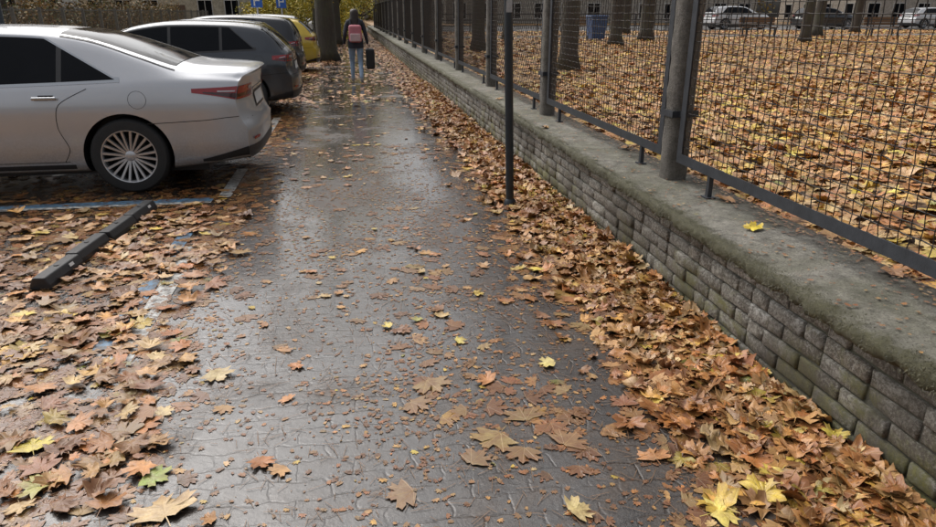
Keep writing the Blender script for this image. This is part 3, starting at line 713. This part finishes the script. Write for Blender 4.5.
# yard leaves
x,y=rect(18000,2.27,13,.5,11); k=(x<1.15*y+2.5); x,y=x[k],y[k]; n=len(x)
z=.455+rng.uniform(0,.03,n)+.03*np.clip((2.6-x)/.3,0,1)
scatter('yard_leaves',P4(x,y,z,.452),rng.uniform(.065,.13,n),rng.uniform(0,.38,n),rng.uniform(0,.5,n),colors(n,WYARD)*1.2,TH,M_leaf)
x,y=rect(52000,2.3,45,8,42); k=(x<1.15*y+2.5)&(rng.random(len(x))<np.clip(22/y,.35,1))&~((y>31.3)&(y<34.2)&(rng.random(len(x))<.85)); x,y=x[k],y[k]; n=len(x)
scatter('yard_leaves',P4(x,y,.455+rng.uniform(0,.03,n),.452),rng.uniform(.10,.16,n),rng.uniform(0,.35,n),rng.uniform(0,.5,n),colors(n,WYARD)*1.2,TL,M_leaf)
# moss tufts along coping edge
N=30000; y=rng.uniform(.8,10,N); k=nfield(y,y*0,3.0,51)+rng.normal(0,.25,N)>-.05; y=y[k]; N=len(y)
x=1.700+rng.normal(0,.010,N); z=rng.uniform(.452,.526,N); top_=rng.random(N)<.3; x=np.where(top_,1.71+np.abs(rng.normal(0,.03,N)),x); z=np.where(top_,.526,z)
l=rng.uniform(.004,.014,N); ax=-rng.uniform(.0,1,N)*l; az=np.where(top_,.8,rng.normal(0,.6,N))*l; ay=rng.normal(0,.6,N)*l; wd=rng.uniform(.001,.003,N)
V=np.stack([np.stack([x,y-wd,z],1),np.stack([x,y+wd,z+wd],1),np.stack([x+ax,y+ay,z+az],1)],1).reshape(-1,3)
g=rng.uniform(.4,1.4,(N,1)); C=np.repeat(np.concatenate([np.array([[.064,.058,.027]])*g,np.ones((N,1))],1),3,0)
npmesh('moss',V,np.arange(N*3).reshape(-1,3),M_fol,wall,{'lcol':('FLOAT_COLOR',C)})
# ------------------------------------------------------------------ trees
def leafcloud(name,centers,radius,N,size,pal,parent,flat=1):
    centers=np.array(centers); ci=rng.integers(0,len(centers),N)
    p=rng.normal(0,1,(N,3)); p/=np.linalg.norm(p,axis=1,keepdims=True); p*= (rng.random((N,1))**.45)*radius
    p[:,2]*=flat; c=centers[ci]+p
    q=rng.normal(0,1,(N,2,3)); u=q[:,0]/np.linalg.norm(q[:,0],axis=1,keepdims=True); v=q[:,1]-(q[:,1]*u).sum(1,keepdims=True)*u; v/=np.linalg.norm(v,axis=1,keepdims=True)
    s=size*rng.uniform(.6,1.3,(N,1))
    V=np.stack([c-u*s,c-v*s*.6,c+u*s,c+v*s*.6],1).reshape(-1,3)
    pal=np.array(pal); col=pal[rng.integers(0,len(pal),N)]*rng.uniform(.6,1.2,(N,1)); clump=rng.uniform(.7,1.15,len(centers))[ci][:,None]
    C=np.repeat(np.concatenate([col*clump,np.ones((N,1))],1),4,0)
    return npmesh(name,V,np.arange(N*4).reshape(-1,4),M_fol,parent,{'lcol':('FLOAT_COLOR',C)})
AUT=[(.42,.26,.05),(.5,.34,.06),(.3,.2,.05),(.2,.2,.05),(.38,.18,.04)]
YEL=[(.70,.54,.06),(.74,.60,.10),(.55,.46,.08),(.38,.38,.06)]
def tree(x,y,r,h,z0=0,N=1300,pal=AUT,first=3.2,spread=3.2):
    root=empty('maple_tree',(x,y,z0)); parts=[]; tips=[]
    k=10; path=[];rad=[]
    bx,by=rng.normal(0,.25,2)
    for i in range(k):
        t=i/(k-1); path.append((bx*t*t+rng.normal(0,.03)*t,by*t*t+rng.normal(0,.03)*t,h*.8*t)); rad.append(r*(1.35 if i==0 else 1)*(1-.8*t)+.02)
    path.insert(1,(0,0,.35)); rad.insert(1,r*1.02)
    parts.append(tube(path,rad,14))
    nb=11
    for b in range(nb):
        t=b/nb; zs=first+(h*.78-first)*t; a=b*2.4+rng.uniform(-.4,.4); ln=spread*(1-.45*t)*rng.uniform(.8,1.15)
        p0=Vector((bx*(zs/h)**2,by*(zs/h)**2,zs)); d=Vector((math.cos(a),math.sin(a),rng.uniform(.45,.9)))
        pts=[p0]
        for s in range(1,5): pts.append(p0+d*ln*s/4+Vector(rng.normal(0,.12,3))+Vector((0,0,.08*s)))
        rr=r*(.38*(1-.5*t)); parts.append(tube(pts,[rr*(1-.2*s) for s in range(5)],7))
        for s in (2,3,4):
            for q in range(2):
                e=pts[s]+Vector(rng.normal(0,.7,3))+d*.3; parts.append(tube([pts[s],(pts[s]+e)/2+Vector(rng.normal(0,.08,3)),e],[rr*.35,rr*.22,.008],4)); tips.append(e)
            tips.append(pts[s])
    V,F=join(parts); meshobj('trunk_and_limbs',V,F,M_bark,root,True)
    if N: leafcloud('crown',[tuple(t) for t in tips],.75,N,.085,pal,root)
    return root
YZ=.45
tree(4.4,13.7,.18,9,YZ,900); tree(9.4,24,.22,11,YZ); tree(12.2,27.8,.28,12,YZ); tree(17.5,25,.2,10,YZ); tree(23,32,.24,12,YZ); tree(6.6,29,.2,11,YZ); tree(15,37,.24,12,YZ); tree(29,37,.25,12,YZ); tree(3.9,21,.2,10,YZ); tree(34,35,.2,11,YZ); tree(12.5,40,.2,10,YZ)
tree(-.67,24.5,.33,12,0,2500,YEL,3.4,3.6); tree(-.5,37,.25,11,0,6000,YEL,1.9); tree(-1.6,43,.25,11,0,9000,YEL,1.0); tree(-3.6,52,.25,11,0,9000,YEL,.8); tree(-14.5,34,.22,11,0,3000,AUT); tree(-15,48,.22,11,0,3000,AUT); tree(-14,22,.25,11,0,3000,AUT); tree(1.2,62,.25,10,0,8000,YEL,1.0)
# yellow shrubs at the end of the pavement
sb=empty('shrub'); cs=[(rng.uniform(-6.5,.6),rng.uniform(40,56),rng.uniform(.5,3.2)) for _ in range(70)]
leafcloud('leaves',cs,.8,20000,.085,YEL,sb)
parts=[]
for q in cs: parts.append(tube([(q[0]*.97,q[1],0),(q[0],q[1]+.1,q[2]*.6),q],[.03,.02,.008],5))
V,F=join(parts); meshobj('stems',V,F,M_bark,sb,True)
cs=[(rng.uniform(-30,60),rng.uniform(95,115),rng.uniform(2,12)) for _ in range(240)]
leafcloud('distant_trees',cs,3.2,60000,.28,[(.3,.24,.07),(.2,.2,.07),(.42,.32,.08),(.14,.13,.06),(.3,.17,.06)],None)
hg=empty('hedge'); cs=[(rng.uniform(-15.5,-13.8),yy,rng.uniform(.3,1.7)+.25*math.sin(yy*.7)) for yy in np.arange(8,66,.22)]
leafcloud('leaves',cs,.8,42000,.07,[(.20,.14,.06),(.28,.17,.06),(.13,.15,.05),(.38,.24,.08),(.09,.07,.04)],hg)
parts=[]
for yy in np.arange(8,66,.5):
    p=Vector((-14.6+rng.normal(0,.3),yy,0)); parts.append(tube([p,p+Vector((rng.normal(0,.2),rng.normal(0,.2),1)),p+Vector((rng.normal(0,.4),rng.normal(0,.4),2.1))],[.03,.02,.006],5))
V,F=join(parts); meshobj('stems',V,F,M_bark,hg,True)
sheet('grass_verge',-60,-12,-20,120,-.004,M_litter)
lf=empty('street_fence'); parts=[]
for yy in np.arange(10,70,2.5): parts.append(boxvf(-12.58,-12.46,yy,yy+.12,0,1.75))
for zz in (.35,1.62): parts.append(boxvf(-12.53,-12.50,10,70,zz,zz+.04))
for yy in np.arange(10,70,.12): parts.append(boxvf(-12.499,-12.49,yy,yy+.012,.3,1.7))
V,F=join(parts); meshobj('posts_and_bars',V,F,simple('old_fence',(.17,.16,.14),.7,0,.4,6),lf)
# ------------------------------------------------------------------ buildings
def building(name,x0,y0,w,d,h,col,rows,cols,roofc=(.12,.06,.04)):
    root=empty(name,(x0,y0,0)); m=concrete(name+'_wall',col,.1,.15,.3).m; gl=M_glass; fr=simple('window_frame',(.5,.5,.48),.5)
    V,F=boxvf(0,w,0,d,0,h); meshobj('walls',V,F,m,root)
    V=[(-.4,-.4,h),(w+.4,-.4,h),(w+.4,d+.4,h),(-.4,d+.4,h),(w*.2,d/2,h+2.6),(w*.8,d/2,h+2.6)]
    meshobj('roof',V,[(0,1,5,4),(1,2,5),(2,3,4,5),(3,0,4),(0,3,2,1)],simple('roof_tile',roofc,.7,0,.3,3),root)
    G=[];R=[]
    fh=h/rows
    for r in range(rows):
        for c in range(cols):
            cx=(c+.5)*w/cols; zz=r*fh+fh*.32; ww=min(1.3,w/cols*.5); hh=fh*.48
            if r==0 and c==cols//2: continue
            a,b=cx-ww/2,cx+ww/2
            R+= [boxvf(a-.08,a,-.05,-.002,zz-.08,zz+hh+.08),boxvf(b,b+.08,-.05,-.002,zz-.08,zz+hh+.08),boxvf(a,b,-.05,-.002,zz+hh,zz+hh+.08),boxvf(a,b,-.09,-.002,zz-.08,zz),boxvf(cx-.03,cx+.03,-.045,-.02,zz,zz+hh)]
            G.append(boxvf(a,b,-.018,-.003,zz,zz+hh))
    sd=max(2,int(d/3.2))
    for sx,sgn in((0,-1),(w,1)):
        for r in range(rows):
            for c in range(sd):
                cy=(c+.5)*d/sd; zz=r*fh+fh*.32; hh=fh*.48
                q=sorted((sx+sgn*.003,sx+sgn*.018)); q2=sorted((sx+sgn*.002,sx+sgn*.06))
                G.append(boxvf(q[0],q[1],cy-.6,cy+.6,zz,zz+hh))
                R+=[boxvf(q2[0],q2[1],cy-.68,cy-.6,zz-.08,zz+hh+.08),boxvf(q2[0],q2[1],cy+.6,cy+.68,zz-.08,zz+hh+.08),boxvf(q2[0],q2[1],cy-.6,cy+.6,zz+hh,zz+hh+.08),boxvf(q2[0],q2[1],cy-.6,cy+.6,zz-.08,zz)]
    V,F=join(R); meshobj('window_frames',V,F,fr,root); V,F=join(G); meshobj('window_glass',V,F,gl,root)
    cx=(cols//2+.5)*w/cols; V,F=boxvf(cx-.6,cx+.6,-.06,-.002,0,2.2); meshobj('door',V,F,simple('door_paint',(.1,.06,.04),.5),root)
    V,F=boxvf(-.03,w+.03,-.035,d+.03,0,.5); meshobj('plinth',V,F,M_conc,root)
building('apartment_building',-24,72,17,12,13,(.46,.42,.33),4,7)
building('apartment_building',-5,118,16,12,14,(.5,.49,.47),4,6)
building('brick_house',-34,40,14,16,9,(.36,.3,.24),3,5)
building('apartment_building',10,72,34,12,15,(.36,.34,.3),5,12)
building('apartment_building',52,66,26,14,15,(.42,.38,.33),5,9)
rl=empty('park_railing'); parts=[]
for xx in np.arange(5,62,2): parts.append(boxvf(xx,xx+.06,40.5,40.56,.45,1.5))
for zz in(.8,1.1,1.42): parts.append(boxvf(5,62,40.51,40.55,zz,zz+.05))
V,F=join(parts); meshobj('rails',V,F,M_fence,rl)
wood=simple('bench_wood',(.16,.09,.045),.6,0,.3,10)
for bx,by,rz in((19,30.6,0),(12,35,math.pi),(25.5,30.6,0)):
    b=empty('park_bench',(bx,by,.456),rz); P=[]
    for k in range(4): P.append(boxvf(-.9,.9,-.2+k*.11,-.11+k*.11,.42,.455))
    for k in range(3): P.append(boxvf(-.9,.9,.25,.285,.52+k*.13,.62+k*.13))
    V,F=join(P); meshobj('slats',V,F,wood,b)
    P=[]
    for s in(-.7,.7): P+= [boxvf(s-.03,s+.03,-.18,-.12,0,.415),boxvf(s-.03,s+.03,.19,.245,0,.9),boxvf(s-.025,s+.025,-.115,.185,.37,.415)]
    V,F=join(P); meshobj('legs',V,F,M_fence,b)
bn=empty('recycling_bin',(10.1,28,.456)); bl=simple('bin_blue',(.04,.09,.22),.45)
V=[(-.27,-.3,.08),(.27,-.3,.08),(.27,.3,.08),(-.27,.3,.08),(-.33,-.37,.9),(.33,-.37,.9),(.33,.37,.9),(-.33,.37,.9)]
meshobj('bin_body',V,[(0,3,2,1),(4,5,6,7),(0,1,5,4),(1,2,6,5),(2,3,7,6),(3,0,4,7)],bl,bn); box('lid',(0,0,.94),(.72,.82,.08),bl,bn,.03)
for s in(-.26,.26): lathe('wheel',[(0,-.03),(.1,-.03),(.1,.03),(0,.03)],M_tyre,bn,20,'y',(s,.28,.1)).rotation_euler=(0,0,math.pi/2)
sl=empty('street_lamp',(-6.2,14.3,0)); tubeobj('column',[(0,0,0),(0,0,1),(0,0,1.05),(0,0,7),(.2,0,7.5),(1.2,0,7.7)],[.12,.12,.08,.06,.05,.04],M_pole,sl,14); box('lamp_head',(1.5,0,7.7),(.7,.25,.12),M_alloy,sl,.05)
for xx,yy in((-2.95,25.6),(-2.45,29.3)):
    s=empty('parking_sign',(xx,yy,0)); tubeobj('pole',[(0,0,0),(0,0,2.4)],[.03,.03],M_alloy,s,10)
    box('plate',(0,-.04,1.93),(.38,.02,.45),simple('sign_blue',(.02,.10,.4),.4),s,.008)
    V,F=join([boxvf(-.1,-.05,-.055,-.051,1.76,2.10),boxvf(-.05,.06,-.055,-.051,2.05,2.10),boxvf(-.05,.06,-.055,-.051,1.91,1.96),boxvf(.06,.11,-.055,-.051,1.91,2.10)]); meshobj('letter_p',V,F,M_plate,s)
# ------------------------------------------------------------------ person
def person():
    root=empty('pedestrian',(.20,16.6,.004))
    J={'pel':(0,0,.92,.135,.10),'sp':(0,.0,1.08,.125,.10),'ch':(0,.01,1.27,.15,.11),'nk':(0,.02,1.41,.055,.055),'hd':(0,.035,1.49,.075,.085),'ht':(0,.035,1.57,.07,.08)}
    E=[('pel','sp'),('sp','ch'),('ch','nk'),('nk','hd'),('hd','ht')]
    legs={-1:[(.085,.01,.84,.098),(.09,.10,.66,.083),(.095,.17,.47,.062),(.095,.15,.28,.056),(.095,.13,.09,.043),(.10,.17,.045,.042),(.105,.27,.035,.034)],
           1:[(.085,-.01,.84,.098),(.09,.0,.66,.083),(.095,.0,.47,.062),(.095,-.12,.29,.056),(.095,-.24,.14,.043),(.10,-.22,.075,.042),(.105,-.13,.035,.034)]}
    for s in(-1,1):
        prev='pel'
        for i,(x,y,z,r) in enumerate(legs[s]):
            k='l%d%d'%(s,i); J[k]=(s*x,y,z,r,r); E.append((prev,k)); prev=k
    arms={-1:[(.155,0,1.34,.062),(.20,-.01,1.22,.056),(.235,-.06,1.07,.048),(.25,.0,.95,.042),(.26,.06,.86,.03),(.262,.085,.81,.026)],
           1:[(.155,0,1.34,.062),(.20,0,1.22,.056),(.235,-.02,1.07,.048),(.255,-.01,.96,.042),(.27,.0,.87,.03),(.272,.005,.83,.026)]}
    for s in(-1,1):
        prev='ch'
        for i,(x,y,z,r) in enumerate(arms[s]):
            k='a%d%d'%(s,i); J[k]=(s*x,y,z,r,r); E.append((prev,k)); prev=k
    names=list(J); m=bpy.data.meshes.new('body'); m.from_pydata([J[k][:3] for k in names],[(names.index(a),names.index(b)) for a,b in E],[])
    o=link(bpy.data.objects.new('b',m)); sk=o.modifiers.new('s','SKIN'); sk.use_smooth_shade=True
    for i,k in enumerate(names): m.skin_vertices[0].data[i].radius=(J[k][3],J[k][4])
    m.skin_vertices[0].data[0].use_root=True
    ss=o.modifiers.new('u','SUBSURF'); ss.levels=2; ss.render_levels=2
    dg=bpy.context.evaluated_depsgraph_get(); nm=bpy.data.meshes.new_from_object(o.evaluated_get(dg)); bpy.data.objects.remove(o)
    jeans=simple('jeans',(.27,.36,.47),.8,0,.3,14,.3); jac=simple('jacket',(.020,.022,.032),.7,0,.4,12,.4); skin=simple('skin',(.5,.3,.22),.5,0,.1); shoe=simple('shoe_white',(.5,.5,.5),.5)
    for q in(jeans,jac,skin,shoe): nm.materials.append(q)
    for p in nm.polygons:
        c=p.center; arm=abs(c.x)>.2 and c.z>.7
        p.material_index=0
        if c.z>.80 or arm: p.material_index=1
        if arm and c.z<.86: p.material_index=2
        if c.z>1.415: p.material_index=2
        if c.z<.085 or (c.y<-.16 and c.z<.12 ): p.material_index=3
    nm.shade_smooth(); link(bpy.data.objects.new('body',nm),root)
    for s,(hx,hy,hz) in((-1,(-.262,.09,.79)),(1,(.272,.005,.81))):
        P=[]
        for f in range(4):
            yy=hy-.03+f*.02; ln=(.06,.07,.066,.052)[f]
            P.append(tube([(hx,yy,hz),(hx-s*.004,yy+.004,hz-ln*.55),(hx-s*.022,yy+.004,hz-ln*.9),(hx-s*.04,yy,hz-ln*.8)],[.0095,.009,.008,.006],6))
        P.append(tube([(hx-s*.008,hy+.03,hz+.02),(hx-s*.02,hy+.052,hz-.005),(hx-s*.03,hy+.05,hz-.035)],[.011,.010,.007],6))
        V,F=join(P); meshobj('fingers',V,F,skin,root,True)
    hair=simple('hair',(.022,.014,.010),.5,0,.5,40)
    prof=[(1.625,.0,.0),(1.615,.05,.05),(1.585,.085,.09),(1.54,.098,.105),(1.48,.10,.10),(1.42,.098,.085),(1.35,.105,.065),(1.27,.10,.05),(1.20,.075,.035),(1.16,.03,.02)]
    V=[];F=[];n=18
    for z,rx,ry in prof:
        t=max(0,(1.5-z)/.35); cy=.03-.085*min(1,t*1.6)
        for k in range(n):
            a=2*math.pi*k/n; wob=1+.05*math.sin(a*5+z*30)
            yy=math.sin(a)*ry*wob
            if yy>0 and z<1.56: yy*=.35
            V.append((math.cos(a)*rx*wob,cy+yy,z))
    for i in range(len(prof)-1):
        for k in range(n): F.append((i*n+k,i*n+(k+1)%n,(i+1)*n+(k+1)%n,(i+1)*n+k))
    meshobj('hair',V,F,hair,root,True)
    for s in(-1,1):
        lathe('eye',[(0,.011),(.011,0),(0,-.011)],M_plate,root,10,loc=(s*.03,.115,1.515)); lathe('ear',[(0,.028),(.014,.01),(.012,-.015),(0,-.028)],skin,root,10,loc=(s*.082,.04,1.50))
    box('nose',(0,.125,1.49),(.022,.03,.04),skin,root,.008); box('mouth',(0,.117,1.455),(.045,.012,.012),simple('lips',(.4,.12,.12),.5),root,.004)
    pink=simple('backpack_pink',(.50,.17,.20),.7,0,.2,10,.3)
    box('backpack',(0,-.185,1.09),(.29,.16,.38),pink,root,.06,seg=4); box('backpack_pocket',(0,-.275,1.01),(.23,.05,.17),simple('pack_light',(.55,.38,.38),.7),root,.02,seg=3)
    for s in(-1,1): tubeobj('strap',[(s*.09,-.12,1.28),(s*.105,-.07,1.39),(s*.108,0,1.41),(s*.115,.09,1.36),(s*.12,.12,1.22),(s*.13,.05,1.02),(s*.12,-.1,.95)],[.018]*7,jac,root,6)
    lathe('hem',[(.175,.77),(.18,.79),(.172,.98)],jac,root,24).scale=(1,.85,1)
    case=simple('case_black',(.015,.015,.016),.6,0,.3,20,.3)
    box('instrument_case',(.32,.0,.53),(.20,.30,.46),case,root,.05,seg=3)
    tubeobj('case_handle',[(.28,-.08,.75),(.276,-.06,.78),(.272,0,.787),(.276,.06,.78),(.28,.08,.75)],[.009]*5,case,root,6)
person()
# ------------------------------------------------------------------ light
w=bpy.data.worlds.new('World'); S.world=w; w.use_nodes=True; nt=w.node_tree; bg=nt.nodes['Background']
AZ=325; EL=52
sky=nt.nodes.new('ShaderNodeTexSky'); sky.sky_type='NISHITA'; sky.sun_disc=False; sky.sun_elevation=math.radians(EL); sky.sun_rotation=math.radians(AZ); sky.air_density=1.0; sky.dust_density=7; sky.ozone_density=1
hs=nt.nodes.new('ShaderNodeHueSaturation'); hs.inputs['Saturation'].default_value=.30; hs.inputs['Value'].default_value=1.2
nt.links.new(sky.outputs[0],hs.inputs['Color']); nt.links.new(hs.outputs[0],bg.inputs['Color']); bg.inputs['Strength'].default_value=.15
sd=bpy.data.lights.new('sun','SUN'); sd.energy=1.0; sd.angle=math.radians(90); sd.color=(1,.99,.975); so=link(bpy.data.objects.new('sun',sd))
az=math.radians(AZ); el=math.radians(EL); dirv=Vector((math.sin(az)*math.cos(el),math.cos(az)*math.cos(el),math.sin(el)))
so.rotation_euler=dirv.to_track_quat('Z','Y').to_euler()
S.view_settings.view_transform='Standard'; S.view_settings.look='None'; S.view_settings.exposure=0
cd=bpy.data.cameras.new('camera'); cam=link(bpy.data.objects.new('camera',cd)); cam.location=(0,0,1.55); cam.rotation_euler=(math.radians(69.6),0,math.radians(-9.68)); cd.lens=26; cd.sensor_width=36; cd.clip_start=.05; cd.clip_end=1000
S.camera=cam
